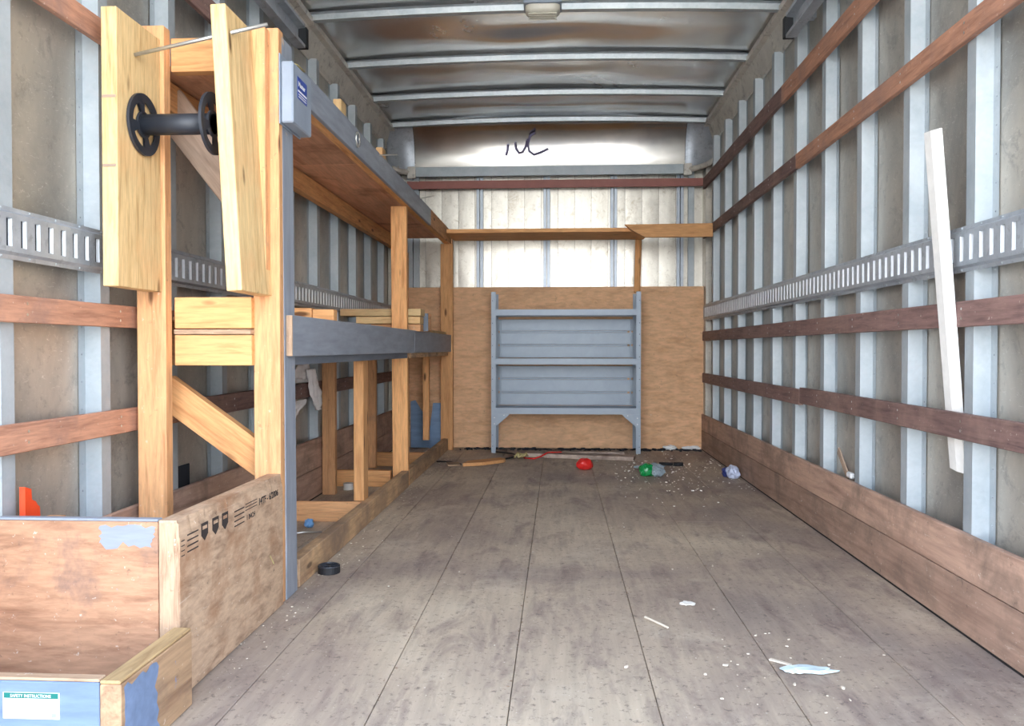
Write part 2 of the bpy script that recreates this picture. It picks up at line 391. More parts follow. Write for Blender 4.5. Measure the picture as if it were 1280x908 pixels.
# slotted cargo track
def track_me(side, y0, y1, z0, z1, phase):
    bm = bmesh.new(); s = -side; d = .014
    def q(*p, mi=0):
        f = bm.faces.new([bm.verts.new((s*x, y, z)) for x, y, z in p]); f.material_index = mi
    h = z1-z0; a, b = .016, h-.016
    for (za, xa, zb, xb) in ((0, .001, a-.006, .003), (a-.006, .003, a, d), (b, d, b+.006, .003), (b+.006, .003, h, .001)):
        q((xa, y0, za), (xa, y1, za), (xb, y1, zb), (xb, y0, zb))
    q((0, y0, 0), (0, y1, 0), (.001, y1, 0), (.001, y0, 0)); q((.001, y0, h), (.001, y1, h), (0, y1, h), (0, y0, h))
    p = .0508; hw = .0100; sa, sb = a+.012, b-.012
    y = y0+phase
    q((d, y0, a), (d, y, a), (d, y, b), (d, y0, b))
    while y+p < y1:
        c = y+p/2
        q((d, y, a), (d, c-hw, a), (d, c-hw, b), (d, y, b)); q((d, c+hw, a), (d, y+p, a), (d, y+p, b), (d, c+hw, b))
        q((d, c-hw, a), (d, c+hw, a), (d, c+hw, sa), (d, c-hw, sa)); q((d, c-hw, sb), (d, c+hw, sb), (d, c+hw, b), (d, c-hw, b))
        e = .004
        q((d, c-hw, sa), (e, c-hw, sa), (e, c-hw, sb), (d, c-hw, sb)); q((d, c+hw, sa), (d, c+hw, sb), (e, c+hw, sb), (e, c+hw, sa), mi=1)
        q((d, c-hw, sa), (d, c+hw, sa), (e, c+hw, sa), (e, c-hw, sa)); q((d, c-hw, sb), (e, c-hw, sb), (e, c+hw, sb), (d, c+hw, sb))
        q((e, c-hw, sa), (e, c+hw, sa), (e, c+hw, sb), (e, c-hw, sb), mi=2)
        y += p
    q((d, y, a), (d, y1, a), (d, y1, b), (d, y, b))
    return from_bm(bm)
def bolt_row(side, y0, y1, zs):
    bm = bmesh.new(); s = -side; y = y0+.07
    while y < y1:
        for z in zs:
            c = Vector((s*.002, y, z)); top = bm.verts.new(c+Vector((s*.003, 0, 0)))
            ring = [bm.verts.new(c+Vector((0, .004*math.cos(t*math.pi/3), .004*math.sin(t*math.pi/3)))) for t in range(6)]
            for t in range(6): bm.faces.new((ring[t], ring[(t+1) % 6], top))
        y += .1015
    return from_bm(bm)
for side, xf, za, zb in ((-1, SL, .972, 1.092), (1, SR, .973, 1.097)):
    tm = track_me(side, .9, 6.2, za, zb, .0046 if side < 0 else .02)
    for q_ in ('track', 'bright', 'hole'): tm.materials.append(M[q_])  # daylight on far slot edges and shade on slot backs are coloured in
    t = link('slotted_track', tm, 'track', walls[side], Matrix.Translation((xf, 0, za)))
    link('rivet_row', bolt_row(side, .9, 6.2, (.006, zb-za-.006)), 'stud', t, Matrix.Identity(4), stuff=True, world=False)
# wooden slats screwed to the studs
def slat(side, y0, y1, z0, z1, m, t=.019, dz=0.0):
    xf = SL if side < 0 else SR
    xc = xf-side*(t/2+.001)
    o = beam('wooden_slat', (xc, y0, (z0+z1)/2), (xc, y1, (z0+z1)/2+dz), t, z1-z0, m, walls[side])
    k = 0; bm = bmesh.new()
    y = 2.25+.406*math.ceil((y0-2.25)/.406)
    while y < y1:
        for dz2 in (-.012, .014):
            c = Vector((-side*t/2*1.02, y, dz2)); 
            ring = [bm.verts.new(c+Vector((-side*.0015, .004*math.cos(a*math.pi/3), .004*math.sin(a*math.pi/3)))) for a in range(6)]
            bm.faces.new(ring)
        y += .406
    if len(bm.faces):
        ln = link('screw_heads', from_bm(bm), 'rod', None, Matrix.Identity(4), stuff=True)
        ln.parent = o; ln.matrix_basis = (o.matrix_basis).inverted() @ Matrix.Translation(Vector((xc, 0, (z0+z1)/2))-root_loc(walls[side]))
    else: bm.free()
slat(1, .9, 3.80, 1.585, 1.652, 'slat_o'); slat(1, 3.803, 6.2, 1.588, 1.652, 'slat')
slat(1, .9, 4.05, 1.955, 2.04, 'slat_o'); slat(1, 4.054, 6.2, 1.958, 2.04, 'slat')
slat(1, .9, 6.2, .824, .893, 'slat'); slat(1, .9, 3.72, .521, .592, 'slat'); slat(1, 3.723, 6.2, .512, .583, 'slat')
slat(-1, .9, 2.6, .826, .889, 'slat_o'); slat(-1, 2.603, 6.2, .826, .889, 'slat'); slat(-1, .9, 2.62, .524, .592, 'slat_o'); slat(-1, 2.623, 6.2, .524, .595, 'slat')
slat(-1, .9, 6.2, 1.60, 1.665, 'slat_o'); slat(-1, .9, 6.2, 1.94, 2.02, 'slat')
# plywood kick panels
for side, x0, x1, zt in ((-1, SL+.001, SL+.019, .302), (1, SR-.018, SR-.001, .272)):
    b = struct(box('baseboard_left' if side < 0 else 'baseboard_right', x0, x1, .9, 6.26, .0, .006, 'underfloor'))
    for za, zb in ((.006, .148), (.1505, zt)):
        box('kick_board', x0, x1, .9, 6.25, za, zb, 'kick', b)
# ceiling
nx, ny = 60, 180
bm = bmesh.new(); g = {}
for i in range(nx+1):
    for j in range(ny+1):
        u, v = i/nx, j/ny; x = XL+.02+(XR-XL-.04)*u; y = Y0+(6.1-Y0)*v
        bay = abs(math.sin(math.pi*(y-.15)/.655))
        z = 2.447+.035*(1-(2*u-1)**2)+bay*math.sin(math.pi*u)**.5*(.050*noise.noise(Vector((x*.9, y*2.4, 3)))+.014*noise.noise(Vector((x*2.2, y*5, 9))))-.008*bay
        g[i, j] = bm.verts.new((x, y, z))
for i in range(nx):
    for j in range(ny): bm.faces.new((g[i, j], g[i, j+1], g[i+1, j+1], g[i+1, j]))
ceil = struct(link('ceiling', from_bm(bm), 'roof', smooth=True))
rs = link('outer_roof', box_me(XR-XL+.1, Y1-Y0+.1, .02, 0), 'underfloor', ceil, Matrix.Translation(((XL+XR)/2, (Y0+Y1)/2, 2.56)))
for y in (1.45, 2.1, 2.75, 3.41, 4.07, 4.76, 5.41, 6.04):
    bm = bmesh.new(); N = 16; prev = None
    for i in range(N+1):
        u = i/N; x = XL+.03+(XR-XL-.06)*u; z = 2.408+.028*(1-(2*u-1)**2)
        ring = [bm.verts.new((x, yy-y, zz)) for yy, zz in ((y-.045, z+.03), (y-.022, z+.028), (y-.018, z), (y+.018, z), (y+.022, z+.028), (y+.045, z+.03))]
        if prev:
            for k in range(5): bm.faces.new((prev[k], ring[k], ring[k+1], prev[k+1]))
        prev = ring
    bmesh.ops.recalc_face_normals(bm, faces=bm.faces)
    link('roof_bow', from_bm(bm), 'bow', ceil, Matrix.Translation((0, y, 0)))
for k, (side, x) in enumerate(((-1, XL), (1, XR))):
    s = -side
    prof = [(x+s*.004, 2.27), (x+s*.012, 2.275), (x+s*.014, 2.30), (x+s*.045, 2.395), (x+s*.075, 2.40), (x+s*.078, 2.425), (x+s*.01, 2.47)]
    bm = bmesh.new(); A = [bm.verts.new((px, Y0, pz)) for px, pz in prof]; B = [bm.verts.new((px, Y1, pz)) for px, pz in prof]
    for i in range(len(prof)-1): bm.faces.new((A[i], B[i], B[i+1], A[i+1]))
    bmesh.ops.recalc_face_normals(bm, faces=bm.faces)
    struct(link('trim_%d' % (k+1), from_bm(bm), 'rail'))
# back wall
bw = struct(link('wall_back', box_me(XR-XL+.05, .02, 2.5, 0), 'underfloor', None, Matrix.Translation(((XL+XR)/2, Y1+.035, 1.25))))
x = XL+.02; k = 0
while x < XR-.02:
    w = min(.128, XR-.015-x)
    bm = bmesh.new(); n_ = 10
    for i in range(n_+1):
        z = i/n_*2.2
        d = .004*noise.noise(Vector((k*2.3, z*1.3, 1)))
        bm.verts.new((-w/2+.001, d, z)); bm.verts.new((0, d-.0015, z)); bm.verts.new((w/2-.001, d, z))
    bm.verts.ensure_lookup_table()
    for i in range(n_):
        for c in (0, 1): bm.faces.new((bm.verts[i*3+c], bm.verts[i*3+c+1], bm.verts[i*3+c+4], bm.verts[i*3+c+3]))
    bmesh.ops.recalc_face_normals(bm, faces=bm.faces)
    o = link('wall_plank', from_bm(bm), 'backsheet', bw, Matrix.Translation((x+w/2, Y1, 0)), smooth=True)
    x += .128; k += 1
for xc in (-.607, -.093, .417, .918):
    for d in (-.014, .014):
        box('wall_stud', xc+d-.0115, xc+d+.0115, Y1-.035, Y1-.003, 0, 2.16, 'backstud', bw, bev=.001)
for xc in (-1.148, -1.098, 1.0):
    box('perforated_stud', xc-.022, xc+.022, Y1-.04, Y1-.003, 0, 2.16, 'stud', bw, bev=.001)
box('corner_post', XL+.005, XL+.09, Y1-.12, Y1-.002, 0, 2.16, 'sheet', bw); box('corner_post', XR-.05, XR-.003, Y1-.14, Y1-.002, 0, 2.16, 'sheet', bw)
box('plywood_panel', -1.235, 1.093, 6.235, 6.253, .004, 1.236, 'backply', bw, grain='x')
box('cross_rail', -1.12, .965, 6.19, 6.225, 2.075, 2.148, 'stud', bw)
box('rail_bracket', .93, .99, 6.175, 6.19, 2.062, 2.15, 'rail', bw); box('rail_bracket', -1.15, -1.09, 6.175, 6.19, 2.062, 2.15, 'rail', bw)
box('wooden_slat', -1.16, 1.10, 6.205, 6.225, 1.985, 2.045, 'slat_r', bw)
def curved(name, x0, x1, y0, y1, z0, z1, m, bend=0, segs=10):
    bm = bmesh.new(); prev = None
    for i in range(segs+1):
        t = i/segs*math.pi/2; y = y0+(y1-y0)*math.cos(t); z = z0+(z1-z0)*math.sin(t)
        nxs = 12; row = []
        for j in range(nxs+1):
            u = j/nxs; x = x0+(x1-x0)*u
            row.append(bm.verts.new((x, y-bend*u*u+.006*noise.noise(Vector((x*2.5, t*1.5, 4))), z)))
        if prev:
            for j in range(nxs): bm.faces.new((prev[j], prev[j+1], row[j+1], row[j]))
        prev = row
    bmesh.ops.recalc_face_normals(bm, faces=bm.faces)
    return link(name, from_bm(bm), m, bw, smooth=True)
nose_y0, nose_y1 = 6.06, 6.235
curved('nose_panel', -1.10, .945, nose_y0, nose_y1, 2.14, 2.46, 'nose')
curved('nose_corner', .948, 1.13, nose_y0, nose_y1, 2.12, 2.46, 'track', bend=.12)
curved('nose_corner', -1.103, -1.29, nose_y0, nose_y1, 2.12, 2.46, 'track', bend=.12)
# curved corner lips under the nose
tube('corner_lip', [(.96, 6.2, 2.11), (1.03, 6.17, 2.112), (1.09, 6.08, 2.12), (1.12, 5.98, 2.125)], .022, 'rail', bw)
tube('corner_lip', [(-1.13, 6.2, 2.11), (-1.2, 6.17, 2.112), (-1.25, 6.1, 2.12)], .022, 'rail', bw)
# blue marker scrawl on the nose
def scrawl(pts): return tube('marker_scrawl', pts, .009, 'purple', bw, seg=6)
Y_n = 6.20
scrawl([(-.385, Y_n-.015, 2.31), (-.39, Y_n, 2.27), (-.402, Y_n+.01, 2.235)])
scrawl([(-.330, Y_n-.02, 2.32), (-.325, Y_n-.008, 2.28), (-.302, Y_n+.002, 2.248), (-.275, Y_n, 2.255), (-.252, Y_n-.008, 2.29), (-.238, Y_n-.03, 2.335)])
scrawl([(-.178, Y_n-.06, 2.385), (-.215, Y_n-.05, 2.365), (-.236, Y_n-.02, 2.31), (-.225, Y_n, 2.26), (-.19, Y_n+.006, 2.236), (-.14, Y_n+.002, 2.25), (-.08, Y_n-.004, 2.275)])

# ------------------------------------------------------------ roll-up door tracks
for side, lab in ((-1, 'galvanised roll-up door track under the roof edge, over the wooden rack'), (1, 'galvanised roll-up door track under the roof edge, over the wall with the leaning white bar')):
    t = thing('door_track', lab, 'door track', (side*1.12-.06, 2.2, 2.2))
    x = (-1.22 if side < 0 else 1.06)
    s = -side
    bm = bmesh.new(); pr = [(0, .06), (.045, .06), (.045, .045), (.012, .04), (.012, -.03), (.045, -.035), (.045, -.05), (0, -.05)]
    A = [bm.verts.new((s*a, -1.45, b)) for a, b in pr]; B = [bm.verts.new((s*a, 1.45, b)) for a, b in pr]
    for i in range(len(pr)): bm.faces.new((A[i], B[i], B[(i+1) % len(pr)], A[(i+1) % len(pr)]))
    bm.faces.new(A); bm.faces.new(B[::-1]); bmesh.ops.recalc_face_normals(bm, faces=bm.faces)
    link('track_channel', from_bm(bm), 'track', t, Matrix.Translation((x, 2.3, 2.21)))
    box('end_stop', min(x, x+s*.05), max(x, x+s*.05), 3.75, 3.785, 2.165, 2.258, 'rubber', t)
    for yy in (1.6, 2.6, 3.55):
        box('bracket', min(x-s*.03, x+s*.004), max(x-s*.03, x+s*.004), yy, yy+.04, 2.17, 2.33, 'track', t)

# ------------------------------------------------------------ ceiling lamp
L = thing('ceiling_lamp', 'small clear dome lamp fixed on the first roof rib, unlit', 'lamp', (-.08, 4.03, 2.42))
box('lamp_base', -.172, .012, 3.95, 4.08, 2.43, 2.444, 'box', L)
bm = bmesh.new(); prev = None
for (sx_, sy_, z) in ((.086, .058, 0), (.084, .056, -.02), (.07, .045, -.034), (.045, .03, -.04)):
    ring = [bm.verts.new((math.copysign(abs(math.cos(a))**.45, math.cos(a))*sx_, math.copysign(abs(math.sin(a))**.45, math.sin(a))*sy_, z)) for a in [2*math.pi*i/24 for i in range(24)]]
    if prev:
        for i in range(24): bm.faces.new((prev[i], prev[(i+1) % 24], ring[(i+1) % 24], ring[i]))
    prev = ring
bm.faces.new(prev); bmesh.ops.recalc_face_normals(bm, faces=bm.faces)
link('lamp_lens', from_bm(bm), 'lens', L, Matrix.Translation((-.08, 4.015, 2.428)), smooth=True)
for k in range(4): box('lens_ridge', -.15, -.01, 3.975+.025*k, 3.982+.025*k, 2.386, 2.392, 'lens', L)

# ------------------------------------------------------------ wooden rack on the left
K = thing('lumber_rack', 'two-tier lumber shelving rack along the left wall, grey painted fascia boards', 'shelving rack', (-1.03, 4.3, 0))
B_ = lambda n, *a, **k: box(n, *a, parent=K, **k)
# posts
B_('post', -1.226, -1.140, 2.31, 2.35, 0, 1.70, 'tan', grain='z')
B_('post', -.908, -.828, 2.385, 2.425, 0, 1.715, 'tan', grain='z')
o = beam('grey_post', (-.845, 2.478, 0), (-.848, 2.458, 1.70), .040, .10, 'greyp', K, up=(0, 1, 0)); o['label'] = 'grey painted corner post'
beam('post', (-.876, 4.49, .0), (-.884, 4.49, 1.552), .086, .04, 'orange', K, up=(0, 1, 0))
beam('post', (-.842, 6.12, 0), (-.842, 6.12, 1.552), .092, .04, 'orange', K, up=(0, 1, 0))
B_('post', -.907, -.862, 3.562, 3.648, .09, .714, 'orange', grain='z')
B_('post', -1.236, -1.168, 4.2, 4.238, 0, .714, 'tan', grain='z')
B_('post', -1.222, -1.168, 5.15, 5.188, .0, .714, 'tan', grain='z')
B_('post', -1.00, -.955, 5.96, 6.0, .09, .714, 'orange', grain='z')
B_('post', -1.236, -1.15, 6.18, 6.22, 0, 1.5, 'tan', grain='z')
# top shelf
B_('rail', -1.14, -.93, 2.352, 2.390, 1.580, 1.678, 'orange', grain='x')
B_('rail', -.866, -.828, 2.52, 6.14, 1.555, 1.645, 'orange', grain='y')
B_('rail', -1.236, -1.196, 2.40, 6.14, 1.500, 1.590, 'orange', grain='y')
B_('deck', -1.236, -.868, 2.40, 3.66, 1.600, 1.614, 'red', grain='y'); B_('deck', -1.236, -.868, 3.663, 6.14, 1.600, 1.614, 'red', grain='y')
o = B_('fascia', -.828, -.811, 2.52, 5.16, 1.550, 1.652, 'greyp', grain='y'); o['label'] = 'grey painted fascia board'
o = B_('fascia', -.828, -.811, 5.162, 6.14, 1.550, 1.652, 'tan', grain='y')
B_('end_cap', -.852, -.806, 6.142, 6.18, 1.545, 1.652, 'tan', grain='z')
# mid shelf
o = B_('fascia', -.826, -.808, 2.44, 4.545, .742, .868, 'greyp', grain='y'); o['label'] = 'grey painted fascia board'
o = B_('fascia', -.826, -.808, 4.549, 6.12, .742, .868, 'greyp', grain='y'); o['label'] = 'grey painted fascia board'
B_('end_cap', -.827, -.8075, 2.434, 2.4415, .743, .867, 'ply_edge', grain='z')
B_('end_cap', -.8265, -.807, 6.12, 6.19, .742, .868, 'backply', grain='z')
o = B_('rail', -.87, -.829, 2.52, 4.44, .714, .85, 'greyp2', grain='y'); o['label'] = 'grey painted rail under the fascia'
B_('rail', -.87, -.829, 4.54, 6.08, .714, .85, 'dirty', grain='y')
B_('rail', -1.236, -1.198, 2.42, 4.18, .714, .85, 'tan', grain='y'); B_('rail', -1.236, -1.198, 4.25, 6.1, .714, .85, 'tan', grain='y')
for y in (2.9, 3.5, 4.55, 5.1, 5.7): B_('joist', -1.196, -.872, y, y+.038, .76, .85, 'dirty', grain='x')
B_('deck', -1.236, -.83, 2.43, 6.14, .852, .864, 'backply', grain='y')
B_('rail', -1.138, -.905, 2.36, 2.398, .826, .918, 'orange', grain='x'); B_('rail', -1.138, -.905, 2.36, 2.398, .716, .806, 'orange', grain='x')
B_('deck_edge', -1.138, -.905, 2.355, 2.40, .808, .823, 'ply_edge', grain='x')
# braces
beam('brace', (-1.215, 2.448, .644), (-.86, 2.448, .389), .038, .096, 'orange', K)
beam('brace', (-1.235, 2.52, 1.545), (-.93, 2.52, 1.155), .018, .115, 'weathered', K)
# floor frame
B_('floor_plate', -.868, -.828, 2.56, 4.465, 0, .090, 'dirty', grain='y')
B_('floor_plate', -.872, -.832, 4.515, 6.14, 0, .088, 'dirty', grain='y')
for y in (3.55, 4.49, 5.27): B_('floor_joist', -1.238, -.93 if 4.4 < y < 4.6 else -.869, y+(.025 if y < 4 else 0)-.03, y+.01, 0, .089, 'orange' if y > 4 else 'tan', grain='x')
# two upright boards that carry the spool
o = B_('spool_board', -1.192, -1.150, 2.075, 2.308, .930, 1.658, 'yellow', grain='z'); o['label'] = 'pale yellow upright board nearest the wall'
for z in (1.425, 1.245): B_('saw_mark', -1.190, -1.153, 2.0735, 2.078, z-.004, z+.004, 'weathered')
o = beam('spool_board', (-.872, 2.27, .922), (-.913, 2.27, 1.690), .042, .236, 'yellow', K, up=(0, 1, 0)); o['label'] = 'pale yellow upright board on the aisle side'
B_('cleat', -.897, -.855, 2.345, 2.384, .935, 1.705, 'tan', grain='z')

# ------------------------------------------------------------ steel rod and black spool
tube('steel_rod', [(-1.149, 2.165, 1.563), (-.79, 2.19, 1.647)], .0055, 'rod')
tag(bpy.data.objects['steel_rod'], 'thin bright steel rod pushed through the tops of the two yellow boards', 'rod')
SP = thing('cable_spool', 'black plastic spool held between the two yellow boards', 'spool', (-1.05, 2.2, 1.383))
tube('barrel', [(-1.14, 2.2, 1.383), (-.945, 2.2, 1.383)], .0285, 'black', SP, seg=20)
def flange(x):
    bm = bmesh.new(); n = 48; ro, ri, rh = .084, .062, .036
    def ring(r, xx): return [bm.verts.new((xx, r*math.cos(2*math.pi*i/n), r*math.sin(2*math.pi*i/n))) for i in range(n)]
    o0, o1, i0, i1, h0, h1 = ring(ro, -.004), ring(ro, .004), ring(ri, -.003), ring(ri, .003), ring(rh, -.003), ring(rh, .003)
    c0, c1 = bm.verts.new((-.003, 0, 0)), bm.verts.new((.003, 0, 0))
    for i in range(n):
        j = (i+1) % n
        bm.faces.new((o0[i], o0[j], o1[j], o1[i])); bm.faces.new((o0[i], i0[i], i0[j], o0[j])); bm.faces.new((o1[i], o1[j], i1[j], i1[i]))
        bm.faces.new((h0[i], c0, h0[j])); bm.faces.new((h1[i], h1[j], c1))
        if (i % 12) < 4:
            bm.faces.new((i0[i], h0[i], h0[j], i0[j])); bm.faces.new((i1[i], i1[j], h1[j], h1[i]))
        else:
            bm.faces.new((i0[i], i0[j], i1[j], i1[i])); bm.faces.new((h0[i], h1[i], h1[j], h0[j]))
    bmesh.ops.recalc_face_normals(bm, faces=bm.faces)
    link('flange', from_bm(bm), 'black', SP, Matrix.Translation((x, 2.2, 1.383)))
flange(-1.143); flange(-.948)

# ------------------------------------------------------------ grey box on the corner post
G = thing('metal_box', 'pale grey metal box with a blue sticker screwed to the grey corner post', 'box', (-.805, 2.46, 1.43))
box('case', -.822, -.785, 2.385, 2.565, 1.436, 1.618, 'box', G, bev=.004)
box('back_flange', -.8265, -.8225, 2.38, 2.57, 1.432, 1.640, 'box', G)
box('sticker', -.7848, -.7838, 2.425, 2.515, 1.520, 1.585, 'blue', G, bev=0)
box('sticker_band', -.7838, -.7834, 2.428, 2.512, 1.541, 1.546, 'paper', G, bev=0)
lettering('sticker_text', 'Master', .021, (-.7836, 2.431, 1.558), (0, 1, 0), (0, 0, 1), 'paper', G, .0004, 1.1)
for z in (1.534, 1.527): box('sticker_line', -.7838, -.7834, 2.433, 2.507, z-.0015, z+.0015, 'paper', G, bev=0)
tube('bent_wire', [(-.80, 2.42, 1.622), (-.80, 2.47, 1.634), (-.80, 2.54, 1.637)], .003, 'rope', G)

# ------------------------------------------------------------ plywood bin
BN = thing('plywood_bin', 'tall bin of thick worn plywood at the lower left, stamped in black', 'bin', (-1.05, 2.0, 0))
box('front_board', -1.235, -.871, 1.722, 1.745, .0, .388, 'binfront', BN, grain='x')
o = box('front_board_top', -1.235, -.871, 1.7225, 1.745, .3885, .394, 'greyp', BN, grain='x')
# side panel with splintered top edge
bm = bmesh.new(); N = 60
import itertools
rows = []
for i in range(N+1):
    u = i/N; y = (u-.5)*.662
    chip = .004*max(0, noise.noise(Vector((u*14, 2, 0))))+.003*abs(noise.noise(Vector((u*45, 5, 0))))
    rows.append([bm.verts.new(v) for v in ((.023, y, -.195), (.023, y, .155-chip*2.5), (.023-chip*.6-.004, y, .172-chip), (.016-chip, y, .195), (-.023, y, .195), (-.023, y, -.195))])
for a, b in zip(rows, rows[1:]):
    for k in range(6): bm.faces.new((a[k], a[(k+1) % 6], b[(k+1) % 6], b[k]))
bm.faces.new(rows[0]); bm.faces.new(rows[-1][::-1]); bmesh.ops.recalc_face_normals(bm, faces=bm.faces)
bm.transform(Matrix.Rotation(R(-90), 4, 'Z'))   # grain along local X
link('side_panel', from_bm(bm), 'binply', BN, Matrix.Translation((-.845, 2.053, .197)) @ Matrix.Rotation(R(90), 4, 'Z'))
box('panel_end', -.8675, -.8235, 1.7205, 1.7225, .003, .386, 'ply_edge', BN, grain='z', bev=0)
# black grade stamp
xs_ = -.8216
def ink_bar(y0, y1, z, h=.0028): box('stamp_bar', xs_, xs_+.0006, y0, y1, z-h/2, z+h/2, 'ink', BN, bev=0)
for k in range(4): ink_bar(1.757, 1.812, .352-.0125*k, .003)
for k in range(4): ink_bar(1.728, 1.744, .345-.011*k, .002)
for k in range(4): ink_bar(2.02, 2.085, .351-.0125*k, .003)
for k in range(3): ink_bar(2.093, 2.175, .356-.008*k, .002)
for y in (1.846, 1.906, 1.962):
    pts = [(y-.018, .362), (y+.018, .362), (y+.018, .334), (y, .320), (y-.018, .334)]
    poly_prism('stamp_shield', pts, 'x', xs_, xs_+.0006, 'ink', BN)
    box('shield_field', xs_+.0006, xs_+.0009, y-.012, y+.012, .347, .355, 'binply', BN, bev=0)
lettering('stamp_text', '1 INCH', .019, (xs_+.0003, 2.10, .313), (0, 1, 0), (0, 0, 1), 'ink', BN, .0003)
lettering('stamp_text', '14TF - 6/2006', .026, (xs_+.0003, 2.187, .336), (0, 1, 0), (0, 0, 1), 'ink', BN, .0006, 1.05)
tube('straw_bit', [(xs_+.002, 2.27, .175), (xs_+.002, 2.30, .145)], .0016, 'rope', BN, seg=5)

# ------------------------------------------------------------ low box in the foreground
LB = thing('low_step_box', 'low blue painted box in the bottom left corner, with a safety label', 'box', (-1.03, 1.55, 0))
box('front_board', -1.235, -.827, 1.415, 1.440, 0, .163, 'bluep', LB, grain='x')
box('front_board_top', -1.235, -.827, 1.416, 1.440, .1635, .169, 'ply_edge', LB, grain='x')
box('side_board', -.826, -.786, 1.415, 1.700, 0, .160, 'sideply', LB, grain='y')
box('side_board_top', -.826, -.787, 1.415, 1.699, .1605, .167, 'sidetop', LB, grain='y')
random.seed(3)
def patch(x0, x1, z0, z1, axis, t0, t1, m, parent, jag=.012, n=9):
    pts = [(x0+(x1-x0)*k/n, z0+random.uniform(-jag, jag)*(z0 > .02)) for k in range(n+1)] + [(x1+random.uniform(-jag, jag), z0+(z1-z0)*k/n) for k in range(1, n)] + [(x1-(x1-x0)*k/n, z1+random.uniform(-jag, 0)) for k in range(n+1)] + [(x0+random.uniform(-jag, jag)*.4, z1-(z1-z0)*k/n) for k in range(1, n)]
    return poly_prism('paint_patch', pts, axis, t0, t1, m, parent)
patch(1.425, 1.545, .003, .158, 'x', -.7858, -.7854, 'bluep', LB)
patch(-1.00, -.885, .335, .383, 'y', 1.7212, 1.7218, 'greyp', BN, .01)
ST = box('sticker', -1.006, -.900, 1.4138, 1.4148, .095, .143, 'paper', LB, bev=0)
box('sticker_header', -1.004, -.902, 1.4134, 1.4138, .1325, .1425, 'teal', LB, bev=0)
lettering('sticker_text', 'SAFETY INSTRUCTIONS', .0082, (-.992, 1.4133, .1345), (1, 0, 0), (0, 0, 1), 'paper', LB, 0, .88)
for k in range(4):
    for j in range(3): box('sticker_line', -.998+.03*j, -.975+.03*j-.006*((k+j) % 2), 1.4134, 1.4138, .126-.006*k, .1268-.006*k, 'greyp', LB, bev=0)
box('sticker_mark', -.915, -.906, 1.4134, 1.4138, .098, .106, 'track', LB, bev=0)
tube('screw_head', [(-1.03, 1.4155, .128), (-1.03, 1.4115, .128)], .006, 'ply_edge', LB, seg=10)

# ------------------------------------------------------------ steel shelf unit at the back
U = thing('steel_shelf_unit', 'blue grey steel shelf unit with three shelves against the plywood back wall', 'shelf unit', (.05, 6.08, 0))
u0, u1, uf, ub = -.494, .594, 5.955, 6.228
def side_panel(x, s):
    bm = bmesh.new()
    add_box(bm, min(x, x+s*.034), max(x, x+s*.034), uf, uf+.0025, 0, 1.18)
    add_box(bm, min(x, x+s*.0025), max(x, x+s*.0025), uf+.0025, ub-.0025, 0, 1.18)
    add_box(bm, min(x, x+s*.034), max(x, x+s*.034), ub-.0025, ub, 0, 1.18)
    bmesh.ops.recalc_face_normals(bm, faces=bm.faces)
    c = Vector((x, (uf+ub)/2, .59)); bm.transform(Matrix.Translation(-c))
    o = link('side_panel', from_bm(bm), 'shelf', U, Matrix.Translation(c))
    # bolt holes
    bm = bmesh.new()
    for i in range(14):
        z = .05+i*.082; cc = Vector((x+s*.010, uf-.0006, z))
        r = [bm.verts.new(cc+Vector((.0032*math.cos(a*math.pi/4), 0, .0032*math.sin(a*math.pi/4)))) for a in range(8)]
        bm.faces.new(r)
    q = from_bm(bm); h = link('bolt_holes', q, 'rubber', None, Matrix.Identity(4), stuff=True); h.parent = o; h.matrix_basis = Matrix.Translation(-c)
side_panel(u0, 1); side_panel(u1, -1)
for nm, zt, zl in (('top_shelf', 1.052, 1.008), ('middle_shelf', .692, .650), ('bottom_shelf', .332, .287)):
    bm = bmesh.new()
    add_box(bm, u0+.005, u1-.005, uf-.002, uf+.0005, zl, zt); add_box(bm, u0+.005, u1-.005, uf+.0006, ub-.006, zt-.006, zt-.003)
    add_box(bm, u0+.005, u1-.005, uf+.0006, uf+.016, zl, zl+.002); add_box(bm, u0+.005, u1-.005, ub-.008, ub-.006, zl, zt)
    bmesh.ops.recalc_face_normals(bm, faces=bm.faces); c = Vector(((u0+u1)/2, (uf+ub)/2, zt)); bm.transform(Matrix.Translation(-c))
    link(nm, from_bm(bm), 'shelf', U, Matrix.Translation(c))
for zb, zt in ((.694, 1.000), (.334, .646)):
    h = (zt-zb)
    for k in range(3):
        a, b = zb+h*k/3+.003, zb+h*(k+1)/3-.012
        box('back_panel', u0+.035, u1-.035, ub-.022, ub-.019, a, b, 'shelf', U, bev=.001)
        if k < 2: box('panel_ridge', u0+.045, u1-.075, ub-.0175, ub-.012, b+.001, b+.014, 'shelf', U, bev=.002)
    for x in (u0+.045, u1-.06): box('corner_strip', x, x+.012, ub-.0285, ub-.0225, zb+.02, zt-.02, 'shelf', U, bev=.001)
for x, s in ((u0+.034, 1), (u1-.034, -1)):
    poly_prism('gusset', [(x-s*.028, .2868), (x+s*.10, .2868), (x+s*.088, .272), (x+s*.012, .206), (x-s*.028, .190)], 'y', uf-.0045, uf-.002, 'shelf', U)
    for (dx, dz) in ((.0, .26), (.0, .215), (.07, .278)): tube('bolt', [(x+s*(dx-.01), uf-.0045, dz), (x+s*(dx-.01), uf-.008, dz)], .004, 'rod', U, seg=6)

